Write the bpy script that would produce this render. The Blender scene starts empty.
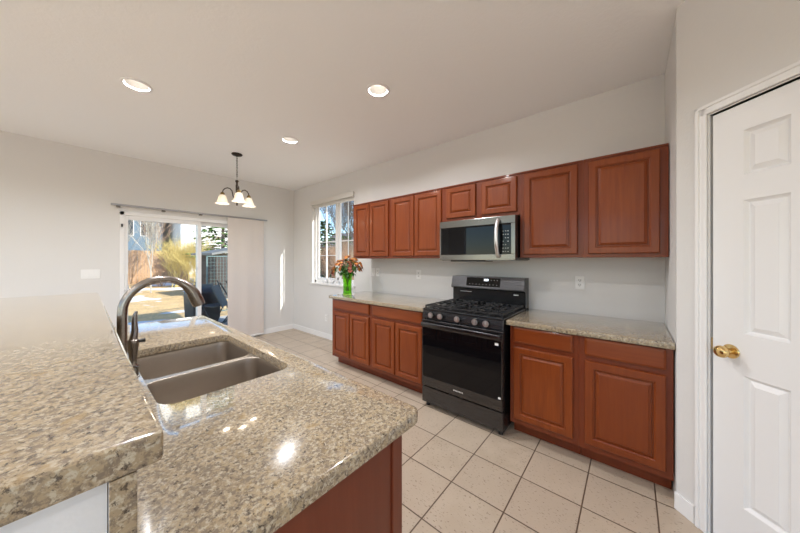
import bpy, bmesh, math, random
from mathutils import Vector, Matrix
PI = math.pi
S = bpy.context.scene
COL = S.collection
R = math.radians
rnd = random.Random(7)

# ------------------------------------------------------------------ camera, sky, sun, exposure
HCAM = 1.385
cam = bpy.data.cameras.new('camera'); camo = bpy.data.objects.new('camera', cam); COL.objects.link(camo)
camo.location = (0, 0, HCAM); camo.rotation_euler = (PI/2, 0, R(40.15))
cam.sensor_width = 36; cam.lens = 274.2/800*36; cam.shift_y = -6.5/800; cam.clip_start = 0.02; cam.clip_end = 400
S.camera = camo
S.view_settings.view_transform = 'Standard'; S.view_settings.look = 'None'
S.view_settings.gamma = 1; S.view_settings.use_curve_mapping = False
S.view_settings.exposure = 0.0
SKY = 0.34; SUN = 8.0; DOWN = 18; REAR_FILL_W = 17
w = bpy.data.worlds.new('world'); S.world = w; w.use_nodes = True
nt = w.node_tree; bg = nt.nodes['Background']; sky = nt.nodes.new('ShaderNodeTexSky')
sky.sky_type = 'NISHITA'; sky.sun_disc = False; sky.sun_elevation = R(33); sky.sun_rotation = R(72)
sky.air_density = 1.0; sky.dust_density = 0.1; sky.ozone_density = 3.0
nt.links.new(sky.outputs[0], bg.inputs[0]); bg.inputs[1].default_value = SKY
sl = bpy.data.lights.new('sun', 'SUN'); sl.energy = SUN; sl.angle = R(0.6); sl.color = (1, .95, .87)
so = bpy.data.objects.new('sun', sl); COL.objects.link(so)
so.rotation_euler = Vector((-1, -.29, -.67)).to_track_quat('-Z', 'Y').to_euler(); so.location = (20, 10, 15)
S.cycles.max_bounces = 10; S.cycles.diffuse_bounces = 6; S.cycles.transparent_max_bounces = 16
S.cycles.sample_clamp_indirect = 6

# ------------------------------------------------------------------ materials
def mat(name, col=(.8, .8, .8), rough=.5, metal=0, **k):
    m = bpy.data.materials.new(name); m.use_nodes = True
    b = m.node_tree.nodes['Principled BSDF']
    b.inputs['Base Color'].default_value = (*col, 1); b.inputs['Roughness'].default_value = rough
    b.inputs['Metallic'].default_value = metal
    for a, v in k.items():
        b.inputs[a.replace('_', ' ')].default_value = v
    return m
def N(m, t): return m.node_tree.nodes.new(t)
def Lk(m, a, b): m.node_tree.links.new(a, b)
def B(m): return m.node_tree.nodes['Principled BSDF']
def noise(m, scale, detail=3, coord=None, dist=0, rough=.5):
    n = N(m, 'ShaderNodeTexNoise'); n.inputs['Scale'].default_value = scale; n.inputs['Detail'].default_value = detail
    n.inputs['Distortion'].default_value = dist; n.inputs['Roughness'].default_value = rough
    if coord is not None: Lk(m, coord, n.inputs['Vector'])
    return n.outputs['Fac']
def coords(m, scale=(1, 1, 1), world=False, rot=(0, 0, 0)):
    t = N(m, 'ShaderNodeNewGeometry').outputs['Position'] if world else N(m, 'ShaderNodeTexCoord').outputs['Object']
    mp = N(m, 'ShaderNodeMapping'); mp.inputs['Scale'].default_value = scale; mp.inputs['Rotation'].default_value = rot
    Lk(m, t, mp.inputs['Vector']); return mp.outputs[0]
def ramp(m, fac, stops, interp='LINEAR'):
    r = N(m, 'ShaderNodeValToRGB'); r.color_ramp.interpolation = interp
    e = r.color_ramp.elements
    while len(e) < len(stops): e.new(.5)
    for i, (p, c) in enumerate(stops):
        e[i].position = p; e[i].color = (*c, 1) if len(c) == 3 else c
    Lk(m, fac, r.inputs[0]); return r.outputs[0]
def mix(m, fac, a, b, mode='MIX'):
    x = N(m, 'ShaderNodeMix'); x.data_type = 'RGBA'; x.blend_type = mode
    for i, v in ((0, fac), (6, a), (7, b)):
        if hasattr(v, 'links'): Lk(m, v, x.inputs[i])
        else: x.inputs[i].default_value = v if i == 0 else (*v, 1)
    return x.outputs[2]
def bump(m, fac, strength, dist=.01):
    b = N(m, 'ShaderNodeBump'); b.inputs['Strength'].default_value = strength; b.inputs['Distance'].default_value = dist
    Lk(m, fac, b.inputs['Height']); Lk(m, b.outputs[0], B(m).inputs['Normal'])
W1 = (1, 1, 1); K0 = (0, 0, 0)

def wallmat(name, col, sc=70, st=.25):
    m = mat(name, col, .75)
    f = noise(m, sc, 2, coords(m, world=True)); bump(m, f, st, .004); return m
M_wall = wallmat('wall_paint', (.725, .718, .708))
M_ceil = wallmat('ceiling_paint', (.93, .935, .935), 45, .35)
M_trim = mat('white_trim_paint', (.84, .84, .84), .35)
M_door = mat('white_door_paint', (.82, .82, .825), .38)
M_plate = mat('white_plastic', (.86, .86, .855), .3)
M_slot = mat('slot_dark', (.05, .05, .05), .6)
M_ext = wallmat('stucco', (.62, .55, .45), 30, .4)

def granite():
    m = mat('granite', rough=.16)
    co = coords(m, world=True)
    a = mix(m, ramp(m, noise(m, 10, 4, co), [(.35, K0), (.65, W1)]), (.43, .34, .215), (.33, .26, .17))
    b = mix(m, ramp(m, noise(m, 80, 8, coords(m, (1, 1, 1), True, (.3, .2, .5)), .2, .72), [(.46, K0), (.56, W1)]), a, (.215, .17, .125))
    c = mix(m, ramp(m, noise(m, 110, 6, coords(m, (1, 1, 1), True, (1.3, .2, .9)), .3, .7), [(.51, K0), (.60, W1)]), b, (.50, .44, .335))
    d = mix(m, ramp(m, noise(m, 85, 8, coords(m, (1, 1, 1), True, (.1, 2.2, .4)), .3, .75), [(.55, K0), (.61, (.85,)*3)]), c, (.045, .032, .026))
    e = mix(m, ramp(m, noise(m, 22, 5, coords(m, (1, 1, 1), True, (.7, .2, 1.4)), 0, .6), [(.58, K0), (.70, (.6,)*3)]), d, (.33, .22, .09))
    Lk(m, e, B(m).inputs['Base Color']); B(m).inputs['Coat Weight'].default_value = 1.0; B(m).inputs['Coat Roughness'].default_value = .035; B(m).inputs['Coat IOR'].default_value = 1.5; B(m).inputs['Specular IOR Level'].default_value = .2
    return m
M_granite = granite()

def wood(name, c1, c2, c3, rough=.36, stretch=(14, 14, .9), coat=.25):
    m = mat(name, rough=rough, Specular_IOR_Level=.3)
    oi = N(m, 'ShaderNodeObjectInfo')
    co = coords(m, stretch, True)
    g = noise(m, 3.0, 6, co, .6, .6)
    col = ramp(m, g, [(.22, c1), (.50, c2), (.80, c3)])
    big = noise(m, 2.2, 2, coords(m, (1, 1, .6), True))
    col = mix(m, ramp(m, big, [(.35, K0), (.65, (.6, .6, .6))]), col, c1)
    Lk(m, col, B(m).inputs['Base Color'])
    B(m).inputs['Coat Weight'].default_value = coat; B(m).inputs['Coat Roughness'].default_value = .10
    return m
M_wood = wood('cherry_wood', (.17, .031, .005), (.222, .046, .007), (.275, .063, .0095))
M_woodH = wood('cherry_wood_cross_grain', (.17, .031, .005), (.222, .046, .007), (.275, .063, .0095), stretch=(.9, 14, 14))
M_woodF = wood('cherry_frame', (.15, .026, .007), (.185, .036, .009), (.22, .046, .012), .36)
M_woodI = wood('cherry_island', (.13, .026, .010), (.165, .035, .013), (.20, .045, .017), .4)

def tile():
    m = mat('floor_tile', rough=.33)
    co = coords(m, world=True)
    sx = N(m, 'ShaderNodeSeparateXYZ'); Lk(m, co, sx.inputs[0])
    def mth(op, a, b=None):
        x = N(m, 'ShaderNodeMath'); x.operation = op
        for i, v in enumerate((a, b)):
            if v is None: continue
            if hasattr(v, 'links'): Lk(m, v, x.inputs[i])
            else: x.inputs[i].default_value = v
        return x.outputs[0]
    def cell(o, x0, p):
        f = mth('DIVIDE', mth('SUBTRACT', o, x0), p)
        fr = mth('FRACT', f); d = mth('MINIMUM', fr, mth('SUBTRACT', 1.0, fr)); return mth('MULTIPLY', d, p), mth('FLOOR', f)
    dx, ix = cell(sx.outputs[0], -.536 - .3225*30, .3225); dy, iy = cell(sx.outputs[1], 1.835 - .3185*30, .3185)
    d = mth('MINIMUM', dx, dy)
    gm = ramp(m, mth('MULTIPLY', d, 100), [(.26, W1), (.44, K0)])
    cb = N(m, 'ShaderNodeCombineXYZ'); Lk(m, ix, cb.inputs[0]); Lk(m, iy, cb.inputs[1])
    wn = N(m, 'ShaderNodeTexWhiteNoise'); wn.noise_dimensions = '2D'; Lk(m, cb.outputs[0], wn.inputs['Vector'])
    off = N(m, 'ShaderNodeVectorMath'); off.operation = 'MULTIPLY_ADD'; Lk(m, wn.outputs['Color'], off.inputs[0]); off.inputs[1].default_value = (9, 9, 9); Lk(m, co, off.inputs[2])
    a = mix(m, ramp(m, noise(m, 7, 5, off.outputs[0]), [(.35, K0), (.65, W1)]), (.48, .39, .295), (.545, .455, .355))
    a = mix(m, wn.outputs['Value'], a, (.50, .41, .32))
    st = N(m, 'ShaderNodeMapping'); st.inputs['Scale'].default_value = (1, 2.4, 1); st.inputs['Rotation'].default_value = (0, 0, .7); Lk(m, off.outputs[0], st.inputs[0])
    pits = ramp(m, noise(m, 60, 3, st.outputs[0]), [(.62, K0), (.68, W1)])
    b = mix(m, pits, a, (.27, .20, .15))
    c = mix(m, gm, b, (.115, .075, .05))
    Lk(m, c, B(m).inputs['Base Color'])
    h = mth('SUBTRACT', mth('SUBTRACT', 1.0, gm), mth('MULTIPLY', pits, .3)); bump(m, h, .5, .003)
    return m
M_tile = tile()
def steel(name, col, rough, st=(1, 1, 200)):
    m = mat(name, col, rough, 1)
    f = noise(m, 8, 3, coords(m, st)); r = ramp(m, f, [(.3, (rough-.05,)*3), (.7, (rough+.07,)*3)])
    Lk(m, r, B(m).inputs['Roughness']); return m
M_steel = steel('stainless', (.225, .215, .20), .2)
M_bsteel = steel('black_stainless', (.095, .095, .10), .26)
M_sink = steel('sink_steel', (.43, .38, .33), .42, (60, 4, 4))
M_sinkrim = steel('sink_rim_steel', (.55, .52, .48), .28, (30, 30, 30))
M_faucet = mat('bronze_nickel', (.33, .30, .275), .27, 1)
M_blackglass = mat('black_glass', (.004, .004, .005), .02, 0, Specular_IOR_Level=.28)
M_black = mat('black_enamel', (.012, .012, .013), .22)
M_iron = mat('cast_iron', (.018, .018, .019), .42)
M_blackpl = mat('black_plastic', (.02, .02, .02), .45)
M_silver = mat('bright_silver', (.74, .74, .75), .32, 1)
M_brass = mat('polished_brass', (.78, .56, .25), .14, 1)
M_bronze = mat('oil_bronze', (.035, .024, .018), .35, .7)
M_goldb = mat('antique_brass', (.23, .16, .06), .35, .9)
M_rail = mat('rail_grey', (.33, .33, .34), .35, .6)
M_fabric = wallmat('panel_fabric', (.66, .60, .56), 350, .2)
M_shadefab = mat('shade_fabric', (.70, .68, .64), .8)
M_mark = mat('pale_marks', (.62, .62, .60), .4)
M_label = mat('label_white', (.85, .85, .85), .5)
M_porcelain = mat('white_ceramic', (.82, .82, .82), .25)
def emis(name, col, st):
    m = mat(name, col, .5); B(m).inputs['Emission Color'].default_value = (*col, 1); B(m).inputs['Emission Strength'].default_value = st; return m
M_lens = emis('lamp_lens', (1, .90, .76), 1.6)
M_bulb = emis('bulb_glow', (1, .86, .66), 2.0)
M_clock = emis('clock_digits', (.85, .92, 1), 1.6)
M_frost = mat('frosted_glass', (.86, .82, .76), .4, 0, Transmission_Weight=.0)
def frosted():
    m = M_frost; t = N(m, 'ShaderNodeBsdfTranslucent'); t.inputs[0].default_value = (.92, .88, .80, 1)
    x = N(m, 'ShaderNodeMixShader'); x.inputs[0].default_value = .45
    o = m.node_tree.nodes['Material Output']; Lk(m, B(m).outputs[0], x.inputs[1]); Lk(m, t.outputs[0], x.inputs[2]); Lk(m, x.outputs[0], o.inputs[0])
frosted()
def pane(name, tint=(.97, .985, .98)):
    m = bpy.data.materials.new(name); m.use_nodes = True; t = m.node_tree
    for n in list(t.nodes): t.nodes.remove(n)
    o = t.nodes.new('ShaderNodeOutputMaterial'); a = t.nodes.new('ShaderNodeBsdfTransparent'); a.inputs[0].default_value = (*tint, 1)
    g = t.nodes.new('ShaderNodeBsdfGlossy'); g.inputs['Roughness'].default_value = .01
    lw = t.nodes.new('ShaderNodeLayerWeight'); lw.inputs[0].default_value = .5
    pw_ = t.nodes.new('ShaderNodeMath'); pw_.operation = 'POWER'; t.links.new(lw.outputs['Facing'], pw_.inputs[0]); pw_.inputs[1].default_value = 5
    f = t.nodes.new('ShaderNodeMath'); f.operation = 'MULTIPLY_ADD'; t.links.new(pw_.outputs[0], f.inputs[0]); f.inputs[1].default_value = .3; f.inputs[2].default_value = .02
    x = t.nodes.new('ShaderNodeMixShader'); t.links.new(f.outputs[0], x.inputs[0]); t.links.new(a.outputs[0], x.inputs[1]); t.links.new(g.outputs[0], x.inputs[2]); t.links.new(x.outputs[0], o.inputs[0])
    return m
M_pane = pane('window_glass')
M_green = mat('green_glass', (.42, .85, .10), .05, 0, Transmission_Weight=.92, IOR=1.3)
M_stem = mat('stem_green', (.09, .24, .03), .5)
M_leaf = mat('leaf_green', (.055, .15, .035), .5)
M_petal = mat('petal_orange', (.62, .20, .045), .5)
M_petal2 = mat('petal_rust', (.30, .085, .06), .5)
M_eye = mat('flower_eye', (.75, .52, .12), .5)

# ------------------------------------------------------------------ mesh helpers
def finish(name, bm, m, parent=None, smooth=None, loc=None):
    bmesh.ops.recalc_face_normals(bm, faces=bm.faces)
    me = bpy.data.meshes.new(name); bm.to_mesh(me); bm.free()
    ms = m if isinstance(m, (list, tuple)) else [m]
    for x in ms: me.materials.append(x)
    if smooth is not None:
        for p in me.polygons: p.use_smooth = True
        me.set_sharp_from_angle(angle=R(smooth))
    o = bpy.data.objects.new(name, me); COL.objects.link(o)
    if parent: o.parent = parent
    if loc: o.location = loc
    return o
def BM(): return bmesh.new()
def box(bm, x0, y0, z0, x1, y1, z1, bev=0, mi=0, mtx=None):
    r = bmesh.ops.create_cube(bm, size=1); vs = r['verts']
    for v in vs: v.co = Vector(((x0+x1)/2+v.co.x*(x1-x0), (y0+y1)/2+v.co.y*(y1-y0), (z0+z1)/2+v.co.z*(z1-z0)))
    fs = list({f for v in vs for f in v.link_faces})
    if bev > 0:
        es = list({e for v in vs for e in v.link_edges})
        rr = bmesh.ops.bevel(bm, geom=es, offset=bev, segments=2, affect='EDGES', profile=.5)
        vs = list({v for f in rr['faces'] for v in f.verts} | {v for v in vs if v.is_valid}); fs = list({f for v in vs for f in v.link_faces})
    for f in fs: f.material_index = mi
    if mtx is not None: bmesh.ops.transform(bm, matrix=mtx, verts=vs)
    return vs
def tube(bm, pts, rad, seg=10, cap=True, mi=0):
    pts = [Vector(p) for p in pts]; n = len(pts)
    rad = rad if isinstance(rad, (list, tuple)) else [rad]*n
    rings = []; up = None
    for i, p in enumerate(pts):
        t = (pts[min(i+1, n-1)] - pts[max(i-1, 0)])
        if t.length < 1e-9: t = Vector((0, 0, 1))
        t.normalize()
        if up is None:
            up = Vector((0, 0, 1)) if abs(t.z) < .9 else Vector((1, 0, 0))
        u = up - t*up.dot(t)
        if u.length < 1e-5: u = t.orthogonal()
        u.normalize(); v = t.cross(u); up = u
        rings.append([bm.verts.new(p + (u*math.cos(2*PI*k/seg) + v*math.sin(2*PI*k/seg))*rad[i]) for k in range(seg)])
    fs = []
    for a, b in zip(rings, rings[1:]):
        for k in range(seg): fs.append(bm.faces.new((a[k], a[(k+1) % seg], b[(k+1) % seg], b[k])))
    if cap: fs.append(bm.faces.new(rings[0])); fs.append(bm.faces.new(rings[-1]))
    for f in fs: f.material_index = mi
def cyl(bm, a, b, r, seg=20, r2=None, mi=0): tube(bm, [a, b], [r, r if r2 is None else r2], seg, True, mi)
def lathe(bm, prof, c=(0, 0, 0), seg=28, axis='Z', closed=False, mi=0):
    rings = []
    for r, z in prof:
        ring = []
        for k in range(seg):
            a = 2*PI*k/seg
            if axis == 'Z': p = (c[0]+r*math.cos(a), c[1]+r*math.sin(a), c[2]+z)
            elif axis == 'Y': p = (c[0]+r*math.cos(a), c[1]+z, c[2]+r*math.sin(a))
            else: p = (c[0]+z, c[1]+r*math.cos(a), c[2]+r*math.sin(a))
            ring.append(bm.verts.new(p))
        rings.append(ring)
    prs = list(zip(rings, rings[1:]))
    if closed: prs.append((rings[-1], rings[0]))
    for a, b in prs:
        for k in range(seg):
            f = bm.faces.new((a[k], a[(k+1) % seg], b[(k+1) % seg], b[k])); f.material_index = mi
    if not closed:
        for rg, (r, z) in ((rings[0], prof[0]), (rings[-1], prof[-1])):
            if r <= .0012: bm.faces.new(rg).material_index = mi
def rr(x0, y0, x1, y1, r, n=7):
    """rounded rectangle, radii (x0y0, x1y0, x1y1, x0y1)"""
    if not isinstance(r, (list, tuple)): r = [r]*4
    out = []
    for (cx, cy, q, rad) in ((x0, y0, 2, r[0]), (x1, y0, 3, r[1]), (x1, y1, 0, r[2]), (x0, y1, 1, r[3])):
        rad = max(rad, .0008); sx = 1 if cx == x0 else -1; sy = 1 if cy == y0 else -1
        ox, oy = cx+sx*rad, cy+sy*rad
        for k in range(n+1):
            a = q*PI/2 + k/n*PI/2
            out.append((ox+rad*math.cos(a), oy+rad*math.sin(a)))
    return out
def ins(x0, y0, x1, y1, r, i):
    if not isinstance(r, (list, tuple)): r = [r]*4
    return rr(x0+i, y0+i, x1-i, y1-i, [max(q-i, .0008) for q in r])
def loopv(bm, pts, z): return [bm.verts.new((p[0], p[1], z)) for p in pts]
def bridge(bm, a, b, mi=0):
    n = len(a)
    for k in range(n): bm.faces.new((a[k], a[(k+1) % n], b[(k+1) % n], b[k])).material_index = mi
def edges_of(bm, l):
    out = []
    for k in range(len(l)):
        e = bm.edges.get((l[k], l[(k+1) % len(l)]))
        out.append(e if e else bm.edges.new((l[k], l[(k+1) % len(l)])))
    return out
def fill(bm, loops):
    es = [e for l in loops for e in edges_of(bm, l)]
    bmesh.ops.triangle_fill(bm, use_beauty=True, use_dissolve=False, edges=es)
def slab(bm, x0, y0, x1, y1, z0, z1, r, e=.006, holes=()):
    prof = [(e*1.2, z0), (e*.3, z0+e*.3), (0, z0+e*1.1), (0, z1-e*1.6), (e*.35, z1-e*.55), (e*1.1, z1-e*.12), (e*2, z1)]
    ol = [loopv(bm, ins(x0, y0, x1, y1, r, i), z) for i, z in prof]
    for a, b in zip(ol, ol[1:]): bridge(bm, a, b)
    tops = [ol[-1]]; bots = [ol[0]]
    for (hx0, hy0, hx1, hy1, hr) in holes:
        hl = [loopv(bm, ins(hx0, hy0, hx1, hy1, hr, -i), z) for i, z in ((0, z0), (0, z1-.004), (.0015, z1-.001), (.004, z1))]
        for a, b in zip(hl, hl[1:]): bridge(bm, a, b)
        tops.append(hl[-1]); bots.append(hl[0])
    fill(bm, tops); fill(bm, bots)
def empty(name, loc=(0, 0, 0), rz=0, label=None, cat=None, group=None, kind=None):
    o = bpy.data.objects.new(name, None); COL.objects.link(o); o.location = loc; o.rotation_euler = (0, 0, rz); o.empty_display_size = .1
    return tag(o, label, cat, group, kind)
def tag(o, label=None, cat=None, group=None, kind=None):
    for k, v in (('label', label), ('category', cat), ('group', group), ('kind', kind)):
        if v: o[k] = v
    return o
def struct(o, label=None):
    o['kind'] = 'structure'
    if label: o['label'] = label
    return o
def copy_tree(o, parent=None):
    c = o.copy(); COL.objects.link(c)
    if parent: c.parent = parent
    for ch in list(o.children): copy_tree(ch, c)
    return c

# ------------------------------------------------------------------ room shell
XB, YA, ZC = -5.23, 2.86, 2.79
TH = .15
XR = .193; YK = 2.165                       # return wall and its corner with the pantry wall
def wall_boxes(name, boxes, m=M_wall, label=None):
    bm = BM()
    for b in boxes: box(bm, *b)
    return struct(finish(name, bm, m), label)
YR = -4.2; XE = 2.6
bm = BM(); box(bm, XB-TH, YR-TH, -.12, XE+TH, YA+TH, 0); struct(finish('floor', bm, M_tile), 'beige ceramic tile floor with dark grout')
# ceiling with real recesses
LIGHTS = [(-3.03, .32), (-1.60, 1.615), (-3.05, 1.62), (-1.60, .32)]
REAR_FILL = [(-3.4, -1.6), (-1.2, -1.6), (1.0, -1.6), (-3.4, -3.1), (-1.2, -3.1), (1.0, -3.1)]  # places of the unseen lamps added behind the camera as fill
bm = BM()
ch = [rr(x-.075, y-.075, x+.075, y+.075, .075, 6) for x, y in LIGHTS+REAR_FILL]
outer = [(XB-TH-.3, YR-TH-.3), (XE+TH+.3, YR-TH-.3), (XE+TH+.3, YA+TH+.16), (XB-TH-.3, YA+TH+.16)]
lo = [loopv(bm, outer, ZC)] + [loopv(bm, c, ZC) for c in ch]
hi = [loopv(bm, outer, ZC+.12)] + [loopv(bm, c, ZC+.12) for c in ch]
for a, b in zip(lo, hi): bridge(bm, a, b)
fill(bm, lo); fill(bm, hi)
struct(finish('ceiling', bm, M_ceil), 'white textured ceiling')
# roof above the ceiling with a short eave
bm = BM(); box(bm, XB-TH-.35, YR-TH-.35, ZC+.27, XE+TH+.35, YA+TH+.18, ZC+.34); box(bm, XB-TH-.3, YR-TH-.3, ZC+.12, XE+TH+.3, YA+TH+.16, ZC+.27)
struct(finish('roof', bm, M_ext), 'roof deck of the house with eave')

# wall A (cabinet wall) with window opening
wx0, wx1, wz0, wz1 = -4.557, -3.369, .97, 2.455
wall_boxes('wall_back', [(XB-TH, YA, 0, wx0, YA+TH, ZC), (wx1, YA, 0, XE, YA+TH, ZC), (wx0, YA, 0, wx1, YA+TH, wz0), (wx0, YA, wz1, wx1, YA+TH, ZC)], label='warm white wall behind the cherry cabinets')
# far wall with patio door opening
dy0, dy1, dz1 = .385, 2.165, 2.04
wall_boxes('wall_left', [(XB-TH, YR, 0, XB, dy0, ZC), (XB-TH, dy1, 0, XB, YA, ZC), (XB-TH, dy0, dz1, XB, dy1, ZC)], label='warm white wall holding the patio door')
wall_boxes('wall_return', [(XR, YK+.03, 0, XR+.1, YA, ZC)], label='short wall at the end of the cabinets')
# pantry wall at 45 degrees; local x runs along the wall, local -y faces the room
pw = empty('wall_pantry', (XR, YK, 0), R(-45)); struct(pw, 'diagonal white pantry wall')
ds0, ds1, pz1 = .155, .783, 2.112
bm = BM()
for b in ((0, 0, 0, ds0, .11, ZC), (ds1, 0, 0, 1.35, .11, ZC), (ds0, 0, pz1, ds1, .11, ZC)): box(bm, *b)
finish('wall_surface', bm, M_wall, pw)
PX, PY = XR+1.35*.7071, YK-1.35*.7071
wall_boxes('wall_side', [(PX-.0, PY, 0, XE, PY+.1, ZC)], label='white wall beyond the pantry')
wall_boxes('wall_right', [(XE, YR, 0, XE+TH, -3.7, ZC), (XE, -.3, 0, XE+TH, YA+TH, ZC), (XE, -3.7, 0, XE+TH, -.3, .3), (XE, -3.7, 2.5, XE+TH, -.3, ZC)])  # wide opening added out of view to bring in more daylight
rw = [(-4.6, -2.5), (-2.1, 0.), (.4, 2.3)]  # unseen window openings, added so sky light fills the room
bs = []; x = XB-TH
for a, b in rw:
    bs.append((x, YR-TH, 0, a, YR, ZC)); bs += [(a, YR-TH, 0, b, YR, .25), (a, YR-TH, 2.55, b, YR, ZC)]; x = b
bs.append((x, YR-TH, 0, XE+TH, YR, ZC)); wall_boxes('wall_front', bs)
# unseen block added outside, right of the kitchen window, to stop part of the sun
bm = BM(); box(bm, -3.22, YA+TH, -.15, -2.2, YA+TH+.15, ZC-.001); struct(finish('added_sun_blocker', bm, M_ext), 'unseen stucco block added outside the kitchen wall to cut the sun')

# baseboards
def board(name, pts):
    bm = BM()
    for (a, b, t) in pts:
        box(bm, a[0], a[1], 0, b[0], b[1], t, .004)
    return struct(finish(name, bm, M_trim))
board('baseboard_left', [((XB, dy1+.06), (XB+.014, YA), .095)])
board('baseboard_left_near', [((XB, YR), (XB+.014, dy0-.06), .095)])
board('baseboard_back', [((XB, YA-.014), (-3.075, YA), .095)])
bm = BM(); box(bm, -.002, -.014, 0, ds0-.062, 0, .095, .004); box(bm, ds1+.06, -.014, 0, 1.35, 0, .095, .004)
o = struct(finish('baseboard_pantry', bm, M_trim)); o.location = (XR, YK, 0); o.rotation_euler = (0, 0, R(-45))

# ------------------------------------------------------------------ kitchen window (window_1)
win = empty('window_1', (0, 0, 0)); struct(win, 'white slider window at the end of the counter')
gy = YA+.085
bm = BM()
for b in ((wx0, YA+.05, wz0, wx0+.055, YA+.12, wz1), (wx1-.055, YA+.05, wz0, wx1, YA+.12, wz1), (wx0, YA+.05, wz1-.05, wx1, YA+.12, wz1), (wx0, YA+.05, wz0, wx1, YA+.12, wz0+.05)): box(bm, *b, .004)
finish('window_frame', bm, M_trim, win)
bm = BM()
for b in ((wx0+.055, gy-.012, wz0+.05, wx0+.105, gy+.012, wz1-.05), (-3.945, gy-.014, wz0+.05, -3.885, gy+.014, wz1-.05), (wx0+.105, gy-.012, wz0+.05, -3.945, gy+.012, wz0+.09), (wx0+.105, gy-.012, wz1-.09, -3.945, gy+.012, wz1-.05)): box(bm, *b, .003)
finish('window_sash', bm, M_trim, win)
bm = BM()
for b in ((-3.885, gy+.005, wz0+.05, -3.83, gy+.03, wz1-.05), (wx1-.09, gy+.005, wz0+.05, wx1-.055, gy+.03, wz1-.05), (-3.83, gy+.005, wz0+.05, wx1-.09, gy+.03, wz0+.085), (-3.83, gy+.005, wz1-.085, wx1-.09, gy+.03, wz1-.05)): box(bm, *b, .003)
finish('window_sash', bm, M_trim, win)
bm = BM()
box(bm, -4.22, gy-.020, wz0+.09, -4.204, gy+.002, wz1-.09)
for z in (1.711, 1.466): box(bm, wx0+.105, gy-.006, z-.008, -3.945, gy+.002, z+.008)
finish('window_muntins', bm, M_trim, win)
bm = BM()
box(bm, -3.64, gy+.012, wz0+.085, -3.625, gy+.02, wz1-.085)
for z in (1.711,): box(bm, -3.83, gy+.012, z-.008, wx1-.09, gy+.02, z+.008)
finish('window_muntins', bm, M_trim, win)
bm = BM(); box(bm, wx0+.1, gy+.003, wz0+.08, -3.94, gy+.007, wz1-.08); finish('window_pane', bm, M_pane, win)
bm = BM(); box(bm, -3.84, gy+.021, wz0+.08, wx1-.08, gy+.025, wz1-.08); finish('window_pane', bm, M_pane, win)
bm = BM(); box(bm, wx0-.03, YA-.03, wz0-.028, wx1+.03, YA+.06, wz0+.002, .005); finish('window_sill', bm, M_trim, win)
# roller shade cassette
rs = empty('roller_shade', ((wx0+wx1)/2, YA, wz1), 0, 'rolled-up white window shade with cassette across the top of the kitchen window', 'window shade')
hw = (wx1-wx0)/2
bm = BM(); box(bm, -hw-.012, -.035, -.062, hw+.012, -.001, .018, .006); finish('cassette', bm, M_shadefab, rs)
bm = BM(); box(bm, -hw+.004, .012, -.098, hw-.004, .016, -.004); box(bm, -hw+.004, .004, -.112, hw-.004, .022, -.094, .004); finish('shade_cloth', bm, M_shadefab, rs)

# ------------------------------------------------------------------ patio door (door_1)
pd = empty('door_1', (0, 0, 0)); struct(pd, 'white framed sliding glass patio door')
bm = BM(); fx0, fx1 = XB-.11, XB+.012
for b in ((fx0, dy0, 0, fx1, dy0+.045, dz1), (fx0, dy1-.045, 0, fx1, dy1, dz1), (fx0, dy0, dz1-.05, fx1, dy1, dz1), (fx0, dy0, 0, fx1, dy1, .035)): box(bm, *b, .004)
finish('door_frame', bm, M_trim, pd)
def sash(y0, y1, xc, nm):
    bm = BM(); z0, z1 = .035, dz1-.05; q = .052
    for b in ((xc-.02, y0, z0, xc+.02, y0+q, z1), (xc-.02, y1-q, z0, xc+.02, y1, z1), (xc-.02, y0+q, z1-.055, xc+.02, y1-q, z1), (xc-.02, y0+q, z0, xc+.02, y1-q, z0+.075)): box(bm, *b, .004)
    s_ = finish('door_sash', bm, M_trim, pd)
    bm = BM(); box(bm, xc-.004, y0+q-.004, z0+.07, xc+.004, y1-q+.004, z1-.05); finish('door_pane', bm, M_pane, s_)
    return s_
sash(dy0+.03, 1.30, XB-.025, 'a'); sash(1.245, dy1-.03, XB-.075, 'b')
bm = BM(); box(bm, XB-.004, dy0+.045, .98, XB+.032, dy0+.07, 1.20, .006); finish('door_handle', bm, M_trim, pd)
bm = BM(); box(bm, XB+.012, dy0+.012, 1.83, XB+.028, dy0+.03, 1.87, .003); finish('door_latch', bm, M_slot, pd)

# panel track and fabric panel
tr = empty('panel_track', (XB, 0, 2.115), 0, 'slim grey metal track mounted above the patio door', 'curtain track')
bm = BM(); box(bm, .045, .30, -.012, .075, 2.30, .012, .003); finish('rail', bm, M_rail, tr)
for y in (.37, .83, 1.28, 2.2):
    bm = BM(); box(bm, 0, y-.02, -.03, .05, y+.02, .0, .003); finish('bracket', bm, M_steel, tr)
pn = empty('panel_blind', (XB+.06, 1.945, 0), 0, 'tall beige fabric panel blind slid to the right of the patio door', 'blind')
bm = BM()
n = 14; a = []; b = []
for i in range(n+1):
    y = -.295+.59*i/n; dx = .004*math.sin(i*1.1)
    a.append((dx+.003, y)); b.append((dx-.003, y))
pl_ = a+b[::-1]
l0 = loopv(bm, pl_, .055); l1 = loopv(bm, pl_, 2.10); bridge(bm, l0, l1); bm.faces.new(l0); bm.faces.new(l1)
finish('fabric', bm, M_fabric, pn)
bm = BM(); box(bm, -.008, -.295, .03, .008, .295, .056, .002); finish('bottom_bar', bm, M_plate, pn)

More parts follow.
